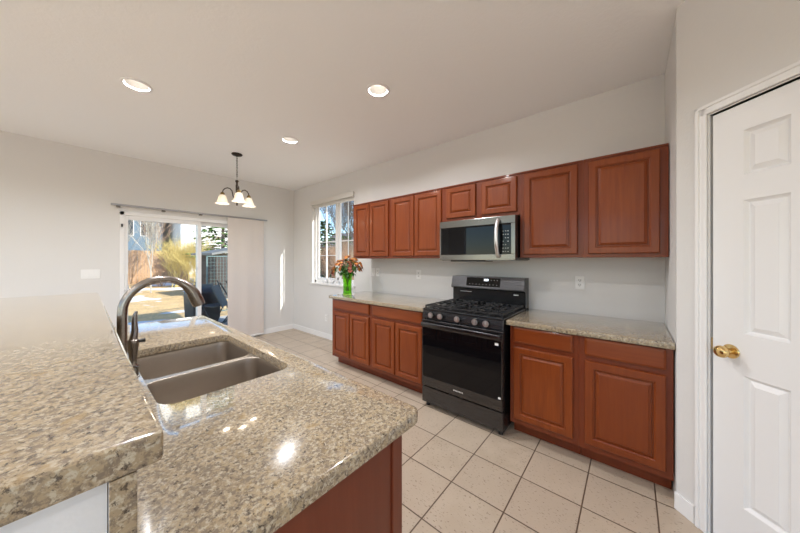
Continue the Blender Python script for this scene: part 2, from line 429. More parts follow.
# ------------------------------------------------------------------ pantry door (door_2)
pdr = empty('door_2', (XR, YK, 0), R(-45)); struct(pdr, 'white six-panel pantry door')
bm = BM()
def casing_prof(bm, x0, x1, z0, z1):
    box(bm, x0, -.014, z0, x1, 0, z1, .004)
cw = .056
box(bm, ds0-cw, -.012, 0, ds0-.006, 0, pz1+cw-.004, .003); box(bm, ds0-cw, -.018, 0, ds0-cw+.018, 0, pz1+cw, .004); box(bm, ds0-.022, -.016, 0, ds0-.006, 0, pz1+.012, .004)
box(bm, ds1+.006, -.012, 0, ds1+cw, 0, pz1+cw-.004, .003); box(bm, ds1+cw-.018, -.018, 0, ds1+cw, 0, pz1+cw, .004); box(bm, ds1+.006, -.016, 0, ds1+.022, 0, pz1+.012, .004)
box(bm, ds0-cw, -.012, pz1+.006, ds1+cw, 0, pz1+cw-.004, .003); box(bm, ds0-cw, -.018, pz1+cw-.018, ds1+cw, 0, pz1+cw, .004); box(bm, ds0-.018, -.016, pz1+.006, ds1+.018, 0, pz1+.02, .004)
finish('door_casing', bm, M_trim, pdr)
bm = BM()
box(bm, ds0-.008, -.002, 0, ds0, .11, pz1+.008); box(bm, ds1, -.002, 0, ds1+.008, .11, pz1+.008); box(bm, ds0, -.002, pz1, ds1, .11, pz1+.008)
box(bm, ds0, .05, 0, ds0+.012, .08, pz1); box(bm, ds0, .05, pz1-.012, ds1, .08, pz1)
finish('door_jamb', bm, M_trim, pdr)
# door leaf: slab front with sunk raised panels
def nested(bm, x0, z0, x1, z1, steps, y=0, last=True, sgn=-1):
    prev = None; first = None
    for i, h in steps:
        l = [bm.verts.new((a, y+sgn*h, c)) for a, c in ((x0+i, z0+i), (x1-i, z0+i), (x1-i, z1-i), (x0+i, z1-i))]
        if prev: bridge(bm, prev, l)
        else: first = l
        prev = l
    if last: bm.faces.new(prev)
    return first
lx0, lx1, lz0, lz1 = ds0+.005, ds1-.004, .012, 2.104
bm = BM()
fr = [bm.verts.new((a, .008, c)) for a, c in ((lx0, lz0), (lx1, lz0), (lx1, lz1), (lx0, lz1))]
bk = [bm.verts.new((v.co.x, .043, v.co.z)) for v in fr]
bridge(bm, fr, bk); bm.faces.new(bk)
inner = []
for (pa, pb) in ((.275, .42), (.52, .665)):
    for (za, zb) in ((.245, .853), (1.045, 1.66), (1.775, 1.98)):
        inner.append(nested(bm, pa, za, pb, zb, [(0, 0), (.004, -.005), (.010, -.012), (.015, -.014), (.034, -.004), (.036, -.0025)], y=.008))
fill(bm, [fr]+inner)
leaf = finish('door_leaf', bm, M_door, pdr)
for z in (.25, 1.05, 1.85):
    bm = BM(); cyl(bm, (ds1+.002, -.004, z-.045), (ds1+.002, -.004, z+.045), .006, 10); finish('door_hinge', bm, M_brass, pdr)
kx, kz = .231, .952
bm = BM(); lathe(bm, [(.001, 0), (.030, 0), (.033, -.003), (.030, -.008), (.014, -.012), (.011, -.030), (.015, -.036), (.024, -.042), (.0285, -.052), (.026, -.062), (.018, -.068), (.008, -.070), (.001, -.0705)][::-1], (kx, .008, kz), 28, 'Y')
finish('door_knob', bm, M_brass, leaf, 40)
bm = BM(); box(bm, ds0-.001, .006, kz-.012, ds0+.0045, .03, kz+.045, .001); finish('door_strike', bm, M_brass, pdr)

# ------------------------------------------------------------------ cabinets
def door_panel(bm, x0, z0, x1, z1, y, th=.02, fw=.055, raised=True):
    """front faces -y; y is the plane of its back"""
    f = y-th
    back = [bm.verts.new((a, y, c)) for a, c in ((x0, z0), (x1, z0), (x1, z1), (x0, z1))]
    if raised:
        st = [(0, -.007), (.002, -.003), (.006, 0), (fw-.010, 0), (fw-.008, -.003), (fw-.002, -.0055), (fw, -.0145), (fw+.006, -.0145), (fw+.008, -.0085), (fw+.020, -.0035), (fw+.022, -.0015), (fw+.024, -.001)]
    else:
        st = [(0, -.007), (.002, -.004), (.006, -.0025), (.011, -.0005), (.015, 0)]
    first = nested(bm, x0, z0, x1, z1, st, y=f)
    bridge(bm, back, first); bm.faces.new(back)
def cab_door(parent, x0, x1, z0, z1, y, name='door'):
    bm = BM(); door_panel(bm, x0, z0, x1, z1, y); return finish(name, bm, M_wood, parent)
def cab_drawer(parent, x0, x1, z0, z1, y):
    bm = BM(); door_panel(bm, x0, z0, x1, z1, y, raised=False); return finish('drawer', bm, M_woodH, parent)
def base_cab(x0, x1, doors, drawer, label, group, yf=2.225, yb=YA-.003, end_right=False):
    t = empty('base_cabinet', ((x0+x1)/2, yf, 0), 0, label, 'cabinet', group); ox = (x0+x1)/2
    bm = BM(); box(bm, x0-ox, 0, .11, x1-ox, yb-yf, .8735); finish('carcass', bm, M_woodF, t)
    bm = BM(); box(bm, x0-ox+.001, .095, 0, x1-ox-.001, yb-yf, .1095); finish('toe_kick', bm, M_woodF, t)
    for a, b in doors: cab_door(t, a-ox, b-ox, .152, .712, -.0005)
    cab_drawer(t, drawer[0]-ox, drawer[1]-ox, .745, .866, -.0005)
    return t
def wall_cab(x0, x1, z0, z1, doors, label, group, yf=2.52):
    t = empty('wall_cabinet', ((x0+x1)/2, yf, z0), 0, label, 'cabinet', group); ox = (x0+x1)/2
    bm = BM(); box(bm, x0-ox, 0, 0, x1-ox, YA-.003-yf, z1-z0); finish('carcass', bm, M_woodF, t)
    bm = BM(); box(bm, x0-ox, -.010, z1-z0-.010, x1-ox, .03, z1-z0+.004, .003); finish('top_trim', bm, M_woodF, t)
    for a, b, c, d in doors: cab_door(t, a-ox, b-ox, c-z0, d-z0, -.0005)
    return t
G1 = 'cherry base cabinets along the back wall'; G2 = 'cherry wall cabinets along the back wall'
base_cab(-3.060, -2.3115, [(-3.035, -2.697), (-2.684, -2.342)], (-3.035, -2.342), 'cherry base cabinet with two doors and a wide drawer, under the vase of flowers', G1)
base_cab(-2.3105, -1.545, [(-2.280, -1.943), (-1.930, -1.580)], (-2.280, -1.580), 'cherry base cabinet with two narrow doors, touching the black gas range', G1)
base_cab(-.733, -.2745, [(-.704, -.307)], (-.704, -.307), 'single-door cherry base cabinet with one drawer, between range and corner cabinet', G1)
base_cab(-.2735, .186, [(-.241, .155)], (-.241, .155), 'single-door cherry base cabinet with one drawer, next to the pantry wall', G1)
wall_cab(-2.980, -2.2785, 1.405, 2.150, [(-2.948, -2.650, 1.432, 2.127), (-2.638, -2.306, 1.432, 2.127)], 'two-door cherry wall cabinet beside the kitchen window', G2)
wall_cab(-2.2775, -1.512, 1.405, 2.150, [(-2.248, -1.908, 1.432, 2.127), (-1.897, -1.542, 1.432, 2.127)], 'two-door cherry wall cabinet immediately left of the microwave', G2)
wall_cab(-1.511, -.746, 1.785, 2.150, [(-1.480, -1.155, 1.815, 2.127), (-1.097, -.771, 1.815, 2.127)], 'short two-door cherry wall cabinet above the microwave', G2)
wall_cab(-.745, -.2835, 1.405, 2.150, [(-.712, -.317, 1.432, 2.127)], 'one-door cherry wall cabinet immediately right of the microwave', G2)
wall_cab(-.2825, .188, 1.405, 2.150, [(-.249, .146, 1.432, 2.127)], 'one-door cherry wall cabinet at the pantry end of the row', G2)
# counters
bm = BM(); slab(bm, -3.10, 2.187, -1.531, YA-.002, .8745, .914, [.012, .003, .003, .003], .005)
tag(finish('countertop', bm, M_granite, smooth=35), 'speckled granite countertop under the vase, ending at the range', 'countertop')
bm = BM(); slab(bm, -.756, 2.187, .190, YA-.002, .8745, .914, [.003, .003, .003, .003], .005)
tag(finish('countertop', bm, M_granite, smooth=35), 'speckled granite countertop between the range and the pantry wall', 'countertop')

# ------------------------------------------------------------------ island with raised bar
IX0, IX1 = -2.80, -.508
isl = empty('island_cabinet', (-1.65, .36, 0), 0, 'dark cherry island cabinet carrying the sink countertop', 'cabinet')
def ib(x0, y0, z0, x1, y1, z1, bev=0):
    return (x0+1.65, y0-.36, z0, x1+1.65, y1-.36, z1, bev)
bm = BM()   # open box so that the sink hangs inside
for b in ((IX0+.05, .06, .10, IX0+.07, .65, .8735), (-.585, .06, .10, -.567, .63, .8735), (IX0+.07, .06, .10, -.585, .08, .8735), (IX0+.07, .632, .10, -.585, .65, .8735), (IX0+.07, .08, .10, -.585, .632, .12)): box(bm, *ib(*b))
finish('carcass', bm, M_woodI, isl)
bm = BM(); box(bm, *ib(-.567, .06, .0, -.560, .625, .8735)); box(bm, *ib(-.586, .622, .0, -.553, .667, .8735, .003)); finish('end_panel', bm, M_woodI, isl)
bm = BM(); box(bm, *ib(IX0+.06, .10, 0, -.59, .57, .0995)); finish('toe_kick', bm, M_woodF, isl)
xs = [IX0+.08, -2.30, -1.95, -1.56, -1.17, -.60]
for a, b in zip(xs, xs[1:]):
    bm = BM(); door_panel(bm, a+.012+1.65, .15, b-.012+1.65, .85, 0)
    bmesh.ops.transform(bm, matrix=Matrix.Translation((0, .29+.001, 0)) @ Matrix.Rotation(PI, 4, 'Z') @ Matrix.Translation((-(a+b+3.3), 0, 0)) if False else Matrix.Identity(4), verts=bm.verts)
    for v in bm.verts: v.co.y = .2905 - v.co.y
    finish('door', bm, M_wood, isl)
SX0, SY0, SX1, SY1 = -1.972, .176, -1.146, .622
bm = BM(); slab(bm, IX0, .052, IX1, .712, .875, .914, [.004, .004, .035, .012], .006, [(SX0, SY0, SX1, SY1, .062)])
tag(finish('island_countertop', bm, M_granite, smooth=35), 'lower granite island countertop with the sink cut out', 'countertop')
# pony wall, riser, bar top
bm = BM(); box(bm, -2.80, -.115, 0, -.500, .026, 1.1155); struct(finish('wall_bar', bm, wallmat('pony_wall_paint', (.74, .755, .78), 70, .15)), 'low white wall carrying the raised bar')
bm = BM(); box(bm, -2.80, .0265, .86, -.482, .0515, 1.1155, .001)
tag(finish('granite_riser', bm, M_granite), 'dark upright granite strip between the island countertop and the raised bar', 'backsplash')
bm = BM(); slab(bm, -2.42, -.48, 0, 0, 1.117, 1.156, [.01, .03, .010, .01], .0045)
bt = finish('bar_top', bm, M_granite, smooth=35, loc=(-.478, .078, 0)); bt.rotation_euler = (0, 0, -.0124)
tag(bt, 'raised granite bar top in the near corner, above the sink counter', 'countertop')

# sink
snk = empty('kitchen_sink', (-1.56, .395, .8745), 0, 'undermount double-bowl stainless sink in the island countertop', 'sink')
def sxy(l): return [(x+1.56, y-.395) for x, y in l]
div = -1.556; bowls = ((SX0-.004, SY0-.004, div-.014, SY1+.004), (div+.014, SY0-.004, SX1+.004, SY1+.004))
bm = BM()
ol = loopv(bm, sxy(rr(SX0-.025, SY0-.025, SX1+.025, SY1+.025, .1)), -.0008)
tops = []
for b in bowls:
    l0 = loopv(bm, sxy(ins(*b, .062, 0)), -.0008 - (.0)); tops.append(l0)
# lower the divider a little: separate flange only
fill(bm, [ol]+tops)
fl = finish('rim', bm, M_sinkrim, snk)
for b in bowls:
    bm = BM(); prev = None
    for i, z in ((0, -.001), (.002, -.006), (.006, -.02), (.010, -.10), (.014, -.165), (.022, -.185), (.040, -.197), (.075, -.203)):
        l = loopv(bm, sxy(ins(*b, .062, i)), z)
        if prev: bridge(bm, prev, l)
        prev = l
    cx, cy = (b[0]+b[2])/2+1.56, (b[1]+b[3])/2-.395
    dl = [bm.verts.new((cx+.045*math.cos(2*PI*k/32), cy+.045*math.sin(2*PI*k/32), -.206)) for k in range(32)]
    es = edges_of(bm, prev)+edges_of(bm, dl); bmesh.ops.triangle_fill(bm, use_beauty=True, edges=es)
    bo = finish('bowl', bm, M_sink, snk, 50)
    md = bo.modifiers.new('thickness', 'SOLIDIFY'); md.thickness = .0015; md.offset = 1
    bm = BM(); lathe(bm, [(.044, 0), (.040, -.004), (.032, -.006), (.030, -.016), (.001, -.016)], (cx, cy, -.2055), 24); finish('drain', bm, M_silver, bo, 40)

# faucet
fa = empty('kitchen_faucet', (-1.60, .125, .914), 0, 'tall dark brushed gooseneck faucet arching over the sink', 'faucet')
bm = BM(); lathe(bm, [(.001, .0), (.029, 0), (.029, .006), (.025, .012), (.0225, .05), (.019, .06)], (0, 0, 0), 24); finish('base', bm, M_faucet, fa, 40)
pts = [(0, 0, .03), (0, 0, .12), (0, 0, .20), (0, 0, .24)]
rad = .127
for k in range(1, 17):
    a = PI - k/16*PI*.90
    pts.append((.0, rad+rad*math.cos(a), .252+rad*1.05*math.sin(a)))
bm = BM(); tube(bm, pts, [.0160]*4+[.0160-.001*k/16 for k in range(16)], 18); finish('neck', bm, M_faucet, fa, 50)
e = Vector(pts[-1]); dv = (Vector(pts[-1])-Vector(pts[-2])).normalized()
hp = [Vector(pts[-5]), Vector(pts[-4]), Vector(pts[-3]), Vector(pts[-2]), e, e+dv*.022, e+dv*.042]
bm = BM(); tube(bm, hp, [.0160, .0195, .0225, .025, .0265, .027, .025], 20); sh = finish('spray_head', bm, M_faucet, fa, 50)
bm = BM(); tube(bm, [hp[-1], hp[-1]+dv*.002], [.018, .017], 18); finish('nozzle', bm, M_blackpl, sh)
hd = empty('faucet_lever', (-1.68, .165, .914), 0, 'dark bronze single lever control standing behind the gooseneck faucet', 'faucet handle')
bm = BM(); lathe(bm, [(.001, 0), (.021, 0), (.021, .004), (.014, .010), (.012, .03), (.017, .075), (.021, .105), (.020, .116), (.010, .124), (.001, .126)], (0, 0, 0), 22); finish('body', bm, M_faucet, hd, 50)
bm = BM(); tube(bm, [(0, 0, .115), (-.004, .004, .135), (-.008, .007, .16), (-.012, .006, .195), (-.012, .008, .225), (-.012, .012, .242)], [.015, .013, .012, .010, .008, .005], 14); finish('lever', bm, M_faucet, hd, 50)
bm = BM(); tube(bm, [(.0, .012, .108), (.0, .030, .110), (.0, .040, .110)], [.007, .008, .009], 12); finish('pin', bm, M_blackpl, hd, 50)
ag = BM(); lathe(ag, [(.001, 0), (.020, 0), (.020, .004), (.0165, .006), (.0165, .034), (.014, .040), (.001, .041)], (0, 0, 0), 24)
o = finish('air_gap_cap', ag, M_steel, None, 40, (-1.53, .151, .914)); tag(o, 'short brushed steel air gap cap on the counter beside the bar', 'air gap cap')

# ------------------------------------------------------------------ gas range
RX0, RX1 = -1.526, -.760; rc = (RX0+RX1)/2; hw = (RX1-RX0)/2
rg = empty('gas_range', (rc, 2.16, 0), 0, 'black stainless five-burner gas range between the cherry base cabinets', 'range')
bm = BM(); box(bm, -hw, .0, .035, hw, .66, .905, .003); finish('body', bm, M_black, rg)
bm = BM(); box(bm, -hw, -.018, .835, hw, .0, .912, .004)
for v in bm.verts:
    if v.co.y < -.01 and v.co.z > .88: v.co.y += .008
cp = finish('control_panel', bm, M_bsteel, rg)
for kx in (-1.417, -1.317, -1.147, -.984, -.890):
    bm = BM(); lathe(bm, [(.030, 0), (.030, -.007), (.027, -.010), (.026, -.024), (.0255, -.026)], (kx-rc, -.016, .875), 24, 'Y'); kb = finish('knob', bm, M_black, cp, 40)
    bm = BM(); lathe(bm, [(.0255, -.026), (.0262, -.031), (.0235, -.036), (.001, -.0365)], (kx-rc, -.016, .875), 24, 'Y'); box(bm, kx-rc-.003, -.056, .857, kx-rc+.003, -.049, .893, .0015); finish('knob_face', bm, M_silver, kb, 40)
od = BM(); box(od, -hw+.002, -.028, .750, hw-.002, -.001, .826, .004); box(od, -hw+.002, -.028, .204, hw-.002, -.001, .290, .002); box(od, -hw+.002, -.0265, .290, -hw+.012, -.001, .750, .001); box(od, hw-.012, -.0265, .290, hw-.002, -.001, .750, .001)
door = finish('oven_door', od, M_bsteel, rg)
bm = BM(); box(bm, -hw+.012, -.0265, .289, hw-.012, -.004, .751, .001); gl = finish('oven_glass', bm, M_blackglass, door)
bm = BM()
box(bm, -hw+.012, -.066, .766, hw-.012, -.050, .806, .006)
for s in (-1, 1): box(bm, s*(hw-.030)-.012, -.054, .772, s*(hw-.030)+.012, -.026, .800, .003)
finish('door_handle', bm, M_bsteel, door, 50)
bm = BM()
for k in range(7): box(bm, -.045+k*.0135, -.0286, .243, -.045+k*.0135+.009, -.0280, .254)
finish('logo', bm, M_mark, door)
bm = BM(); box(bm, hw-.062, -.0273, .713, hw-.034, -.0267, .733); lb = finish('sticker', bm, M_label, gl)
bm = BM(); box(bm, hw-.036, -.0273, .298, hw-.016, -.0267, .314); finish('sticker', bm, M_label, gl)
bm = BM(); box(bm, -hw+.002, -.024, .048, hw-.002, -.001, .194, .003); finish('storage_drawer', bm, M_bsteel, rg)
for sx in (-1, 1):
    for y in (.03, .60):
        bm = BM(); cyl(bm, (sx*(hw-.035), y, 0), (sx*(hw-.035), y, .036), .018, 14); finish('foot', bm, M_blackpl, rg)
bm = BM(); slab(bm, -hw-.001, -.012, hw+.001, .57, .905, .930, .012, .005)
ct = finish('cooktop', bm, M_black, rg, 40)
BUR = [(-.245, .13, .045), (-.245, .44, .036), (0, .29, .052), (.245, .13, .050), (.245, .44, .036)]
for x, y, r in BUR:
    bm = BM(); lathe(bm, [(r*1.25, 0), (r*1.2, .006), (r*.95, .010), (r*.95, .014), (r, .015), (r*.98, .021), (.001, .022)], (x, y, .930), 24); finish('burner', bm, M_iron, ct, 40)
def grate(x0, x1):
    bm = BM(); z0, z1 = .944, .957; t = .0055; y0, y1 = .010, .555
    for x in (x0, x1): box(bm, x-t, y0, z0, x+t, y1, z1, .002)
    for y in (y0+t, (y0+y1)/2, y1-t): box(bm, x0, y-t, z0, x1, y+t, z1, .002)
    xm = (x0+x1)/2
    for f in (.25, .5, .75): 
        xx = x0+(x1-x0)*f; 
        for (a, b) in ((.0, .17), (.33, .67), (.83, 1.0)):
            box(bm, xx-t*.8, y0+(y1-y0)*a, z0+.001, xx+t*.8, y0+(y1-y0)*b, z1+.002, .0015)
    for f in (.16, .34, .66, .84):
        y = y0+(y1-y0)*f; box(bm, x0, y-t*.8, z0+.001, x0+(x1-x0)*.33, y+t*.8, z1+.002, .0015); box(bm, x1-(x1-x0)*.33, y-t*.8, z0+.001, x1, y+t*.8, z1+.002, .0015)
    for x in (x0, x1):
        for y in (y0+t, y1-t, (y0+y1)/2): box(bm, x-t, y-t, .930, x+t, y+t, z0+.001)
    finish('grate', bm, M_iron, ct)
grate(-hw+.018, -.128); grate(-.120, .120); grate(.128, hw-.018)
bm = BM()
def prism_x(bm, prof, x0, x1):
    a = [bm.verts.new((x0, y, z)) for y, z in prof]; b = [bm.verts.new((x1, y, z)) for y, z in prof]
    bridge(bm, a, b); bm.faces.new(a); bm.faces.new(b)
prism_x(bm, [(.575, .905), (.575, 1.075), (.53, 1.09), (.532, 1.10), (.56, 1.212), (.675, 1.212), (.675, .905)], -hw, hw)
bg_ = finish('backguard', bm, M_black, rg)
nrm = Vector((0, -.112, .028)).normalized()
def on_guard(bm, x0, x1, s0, s1, lift, t=.0012, bev=0):
    """a thin plate on the sloped control face; s runs 0..1 up the slope"""
    a = Vector((0, .532, 1.10)); b = Vector((0, .56, 1.212)); n = (b-a).normalized(); m_ = Vector((0, -n.z, n.y))
    vs = []
    for x, s, l in ((x0, s0, lift), (x1, s0, lift), (x1, s1, lift), (x0, s1, lift), (x0, s0, lift+t), (x1, s0, lift+t), (x1, s1, lift+t), (x0, s1, lift+t)):
        p = a+(b-a)*s+m_*l; vs.append(bm.verts.new((x, p.y, p.z)))
    for f in ((0, 1, 2, 3), (4, 5, 6, 7), (0, 1, 5, 4), (1, 2, 6, 5), (2, 3, 7, 6), (3, 0, 4, 7)): bm.faces.new([vs[i] for i in f])
bm = BM(); on_guard(bm, -hw+.002, hw-.002, .0, 1.0, .0004, .002); finish('control_face', bm, M_bsteel, bg_)
bm = BM(); on_guard(bm, -.205, .155, .12, .90, .0026, .0012); dp = finish('display_panel', bm, M_blackglass, bg_)
bm = BM(); on_guard(bm, -.012, .034, .62, .80, .0042, .0006); finish('clock', bm, M_clock, dp)
for k in range(9):
    bm = BM(); on_guard(bm, -.17+k*.036, -.161+k*.036, .28, .32, .0042, .0005); finish('touch_key', bm, M_rail, dp)
for k in range(3):
    bm = BM(); on_guard(bm, .06+k*.03, .068+k*.03, .68, .73, .0042, .0005); finish('touch_key', bm, M_rail, dp)
bm = BM(); box(bm, -hw+.09, .573, 1.045, -hw+.22, .5755, 1.050); finish('vent_mark', bm, M_mark, bg_)
bm = BM(); box(bm, hw-.11, .573, 1.042, hw-.065, .5755, 1.052); finish('badge', bm, M_mark, bg_)

# ------------------------------------------------------------------ microwave
mw = empty('microwave', (-1.130, 2.42, 1.384), 0, 'stainless over-the-range microwave under the short wall cabinet', 'microwave')
mh = .383; a0, a1 = -.375, .375
bm = BM(); box(bm, a0, .022, 0, a1, .43, mh+.008, .003); finish('case', bm, M_black, mw)
bm = BM(); fr_ = .052
for b in ((a0, -.004, mh-.062, a1, .022, mh+.005), (a0, -.004, 0, a1, .022, .052), (a0, -.004, .052, a0+.016, .022, mh-.062), (a1-.036, -.004, .052, a1, .022, mh-.062)): box(bm, *b, .003)
finish('front_frame', bm, M_steel, mw)
bm = BM(); box(bm, a0+.016, -.0005, .051, .250, .02, mh-.061, .001); dg = finish('door_glass', bm, M_blackglass, mw)
bm = BM(); box(bm, .254, -.001, .051, a1-.036, .02, mh-.061, .001); kp = finish('keypad', bm, M_blackglass, mw)
for i in range(3):
    for j in range(7):
        if (i+j) % 5 == 4: continue
        bm = BM()
        x = .268+i*.021; z = .072+j*.030; box(bm, x, -.0016, z, x+.007, -.0011, z+.006); finish('key', bm, M_mark, kp)
bm = BM(); hp = []
for k in range(13):
    t = k/12; z = .028+t*(mh-.05); hp.append((.232, -.012-.052*math.sin(PI*t)**.7, z))
tube(bm, hp, .0125, 14)
for v in bm.verts: v.co.x = .232+(v.co.x-.232)*1.35
finish('handle', bm, M_silver, mw, 50)
bm = BM(); box(bm, a0+.12, .012, -.014, .10, .20, .0, .001); finish('vent_filter', bm, M_blackpl, mw)
bm = BM(); box(bm, a0+.01, .03, -.006, a1-.01, .42, .001, .001); finish('underside', bm, M_rail, mw)

# ------------------------------------------------------------------ recessed lights, plus added fill lamps at the rear
def downlight(x, y, energy, label, group, sm=1):
    t = empty('recessed_light', (x, y, ZC), 0, label, 'ceiling light', group)
    bm = BM(); lathe(bm, [(.074, .002), (.096, .0), (.098, -.003), (.094, -.007), (.078, -.008), (.0735, -.004), (.0735, .0015)], seg=36, closed=True); finish('trim_ring', bm, M_trim, t, 40)
    bm = BM(); lathe(bm, [(.0735, .0), (.066, .045), (.060, .075), (.0605, .0755), (.067, .045), (.0745, .0)], seg=36, closed=True); finish('baffle', bm, M_trim, t, 40)
    bm = BM(); lathe(bm, [(.0585, .072), (.045, .066), (.001, .064)], seg=30); lathe(bm, [(.0585, .072), (.0585, .076), (.001, .076)], seg=30); finish('lens', bm, M_lens, t, 60)
    l = bpy.data.lights.new('recessed_light_lamp', 'AREA'); l.shape = 'DISK'; l.size = .05; l.energy = energy; l.color = (.985, .985, 1.0); l.spread = R(165)
    lo_ = bpy.data.objects.new('lamp', l); COL.objects.link(lo_); lo_.parent = t; lo_.location = (0, 0, .012)
    return t
LL = ['recessed ceiling light farthest toward the upper left wall', 'recessed ceiling light nearest the microwave and cabinets', 'recessed ceiling light between the chandelier and the cabinets', 'recessed ceiling light above the island']
for (x, y), l in zip(LIGHTS, LL): downlight(x, y, DOWN, l, 'recessed lights in the kitchen ceiling')
for x, y in REAR_FILL: downlight(x, y, REAR_FILL_W, 'unseen fill lamp added in the living area ceiling behind the bar', 'fill lamps added in the living area ceiling')  # added lamps out of view, only to brighten the room

# ------------------------------------------------------------------ chandelier
cx, cy = -3.995, 1.385
chd = empty('chandelier', (cx, cy, ZC), 0, 'bronze three-arm chandelier with frosted bell shades', 'chandelier')
bm = BM(); lathe(bm, [(.001, 0), (.062, 0), (.065, -.008), (.055, -.020), (.02, -.028), (.008, -.036), (.001, -.037)][::-1], seg=28); finish('canopy', bm, M_bronze, chd, 50)
bm = BM(); zt = -.034; nl = 12; ln = .0235
for k in range(nl):
    z = zt-.012-k*ln; ps = []
    for q in range(13):
        a = 2*PI*q/12; u = .0075*math.cos(a); v = .0165*math.sin(a)
        ps.append((u, 0, z+v) if k % 2 else (0, u, z+v))
    tube(bm, ps, .0022, 6, False)
finish('chain', bm, M_bronze, chd, 60)
bm = BM(); ps = [(.016*math.cos(2*PI*q/16), .0, -.325+.018*math.sin(2*PI*q/16)) for q in range(17)]; tube(bm, ps, .0035, 8, False); finish('ring', bm, M_silver, chd, 60)
bm = BM(); lathe(bm, [(.001, -.343), (.010, -.345), (.020, -.355), (.022, -.365), (.013, -.375), (.012, -.40), (.016, -.42), (.015, -.55), (.018, -.58), (.028, -.60), (.026, -.62), (.012, -.635), (.008, -.655), (.011, -.668), (.006, -.684), (.001, -.688)], seg=20); finish('column', bm, M_bronze, chd, 50)
for k, ang in enumerate((228, 108, 348)):
    a = R(ang); dx, dy = math.cos(a), math.sin(a)
    P = [(.02, -.59), (.045, -.57), (.055, -.53), (.062, -.49), (.085, -.462), (.115, -.452), (.148, -.462), (.170, -.485), (.178, -.515)]
    bm = BM(); tube(bm, [(r*dx, r*dy, z) for r, z in P], .0062, 10); arm = finish('arm', bm, M_bronze, chd, 60)
    c = (.178*dx, .178*dy, 0)
    bm = BM(); lathe(bm, [(.001, -.508), (.012, -.510), (.024, -.524), (.026, -.540), (.022, -.546), (.001, -.547)], c, 20); finish('fitter', bm, M_goldb, arm, 50)
    prof = [(.022, -.546), (.034, -.553), (.044, -.572), (.050, -.60), (.056, -.625), (.068, -.648), (.084, -.664)]
    bm = BM(); lathe(bm, prof+[(r-.003, z) for r, z in prof[::-1]], c, 30, closed=True); sh = finish('lamp_shade', bm, M_frost, arm, 50)
    bm = BM(); lathe(bm, [(.001, -.552), (.012, -.556), (.014, -.575), (.024, -.598), (.026, -.612), (.020, -.628), (.001, -.636)], c, 18); finish('bulb', bm, M_bulb, arm, 60)
    l = bpy.data.lights.new('chandelier_lamp', 'POINT'); l.energy = 1.6; l.color = (1, .86, .68); l.shadow_soft_size = .03
    lo_ = bpy.data.objects.new('lamp', l); COL.objects.link(lo_); lo_.parent = chd; lo_.location = (c[0], c[1], -.655)

# ------------------------------------------------------------------ plates on walls
def outlet(loc, rz, label, kind='outlet', gang=1, w_=.072, h_=.116):
    t = empty('wall_outlet' if kind == 'outlet' else 'light_switch', loc, rz, label, kind if kind == 'outlet' else 'light switch')
    wd = w_+(gang-1)*.046
    bm = BM(); box(bm, -wd/2, -.006, -h_/2, wd/2, 0, h_/2, .0025); finish('cover_plate', bm, M_plate, t)
    for g in range(gang):
        x = (g-(gang-1)/2)*.046
        if kind == 'outlet':
            for z in (-.02, .02):
                bm = BM(); lathe(bm, [(.0165, -.0055), (.0165, -.0075), (.001, -.008)], (x, 0, z), 20, 'Y'); r_ = finish('receptacle', bm, M_plate, t)
                bm = BM(); box(bm, x-.009, -.0086, z-.004, x-.005, -.0078, z+.008); box(bm, x+.005, -.0086, z-.004, x+.009, -.0078, z+.007); box(bm, x-.003, -.0086, z-.012, x+.003, -.0078, z-.007); finish('slot', bm, M_slot, r_)
        else:
            bm = BM(); box(bm, x-.016, -.0095, -.034, x+.016, -.005, .034, .0015); finish('rocker', bm, M_plate, t)
    return t
outlet((-.345, YA, 1.187), 0, 'white duplex outlet above the counter to the right of the range')
outlet((-2.095, YA, 1.198), 0, 'white duplex outlet above the counter to the left of the range')
outlet((-2.835, YA, 1.207), 0, 'white duplex outlet beside the vase, right one of the pair')
outlet((-2.935, YA, 1.207), 0, 'white single rocker switch plate beside the vase of flowers', 'switch')
outlet((-4.11, YA, .365), 0, 'white outlet low on the wall below the kitchen window')
outlet((XB, .128, 1.207), R(90), 'white triple rocker switch plate left of the patio door', 'switch', 3, .072, .116)

# ------------------------------------------------------------------ vase and flowers
vx, vy, vz = -2.965, 2.40, .9145
VS = 1.42
va = empty('glass_vase', (vx, vy, vz), 0, 'tall green glass vase at the window end of the granite counter', 'vase')
bm = BM(); prof = [(.001, 0), (.040, 0), (.043, .004), (.040, .03), (.040, .10), (.043, .16), (.050, .212)]
lathe(bm, prof+[(.0475, .212), (.040, .16), (.037, .10), (.037, .03), (.035, .012), (.001, .011)], seg=32); finish('glass', bm, M_green, va, 50)
bm = BM(); lathe(bm, [(.001, .0125), (.035, .0135), (.0365, .03), (.0365, .09), (.0365, .11), (.001, .11)], seg=28); finish('water', bm, mat('water', (.75, .95, .6), .02, 0, Transmission_Weight=1.0, IOR=1.2), va, 50)
va.scale = (VS, VS, VS)
def petal(bm, base, d, up, L, W, mi=0):
    side = d.cross(up).normalized(); rows = []
    for t, wv, lift in ((0, .15, 0), (.35, .75, .12), (.7, 1.0, .12), (1.0, .12, -.05)):
        c = base+d*L*t+up*L*lift
        rows.append([bm.verts.new(c+side*W*wv*s+up*(-.05*L if s else 0)) for s in (-1, 0, 1)])
    for a, b in zip(rows, rows[1:]):
        for k in range(2): bm.faces.new((a[k], a[k+1], b[k+1], b[k])).material_index = mi
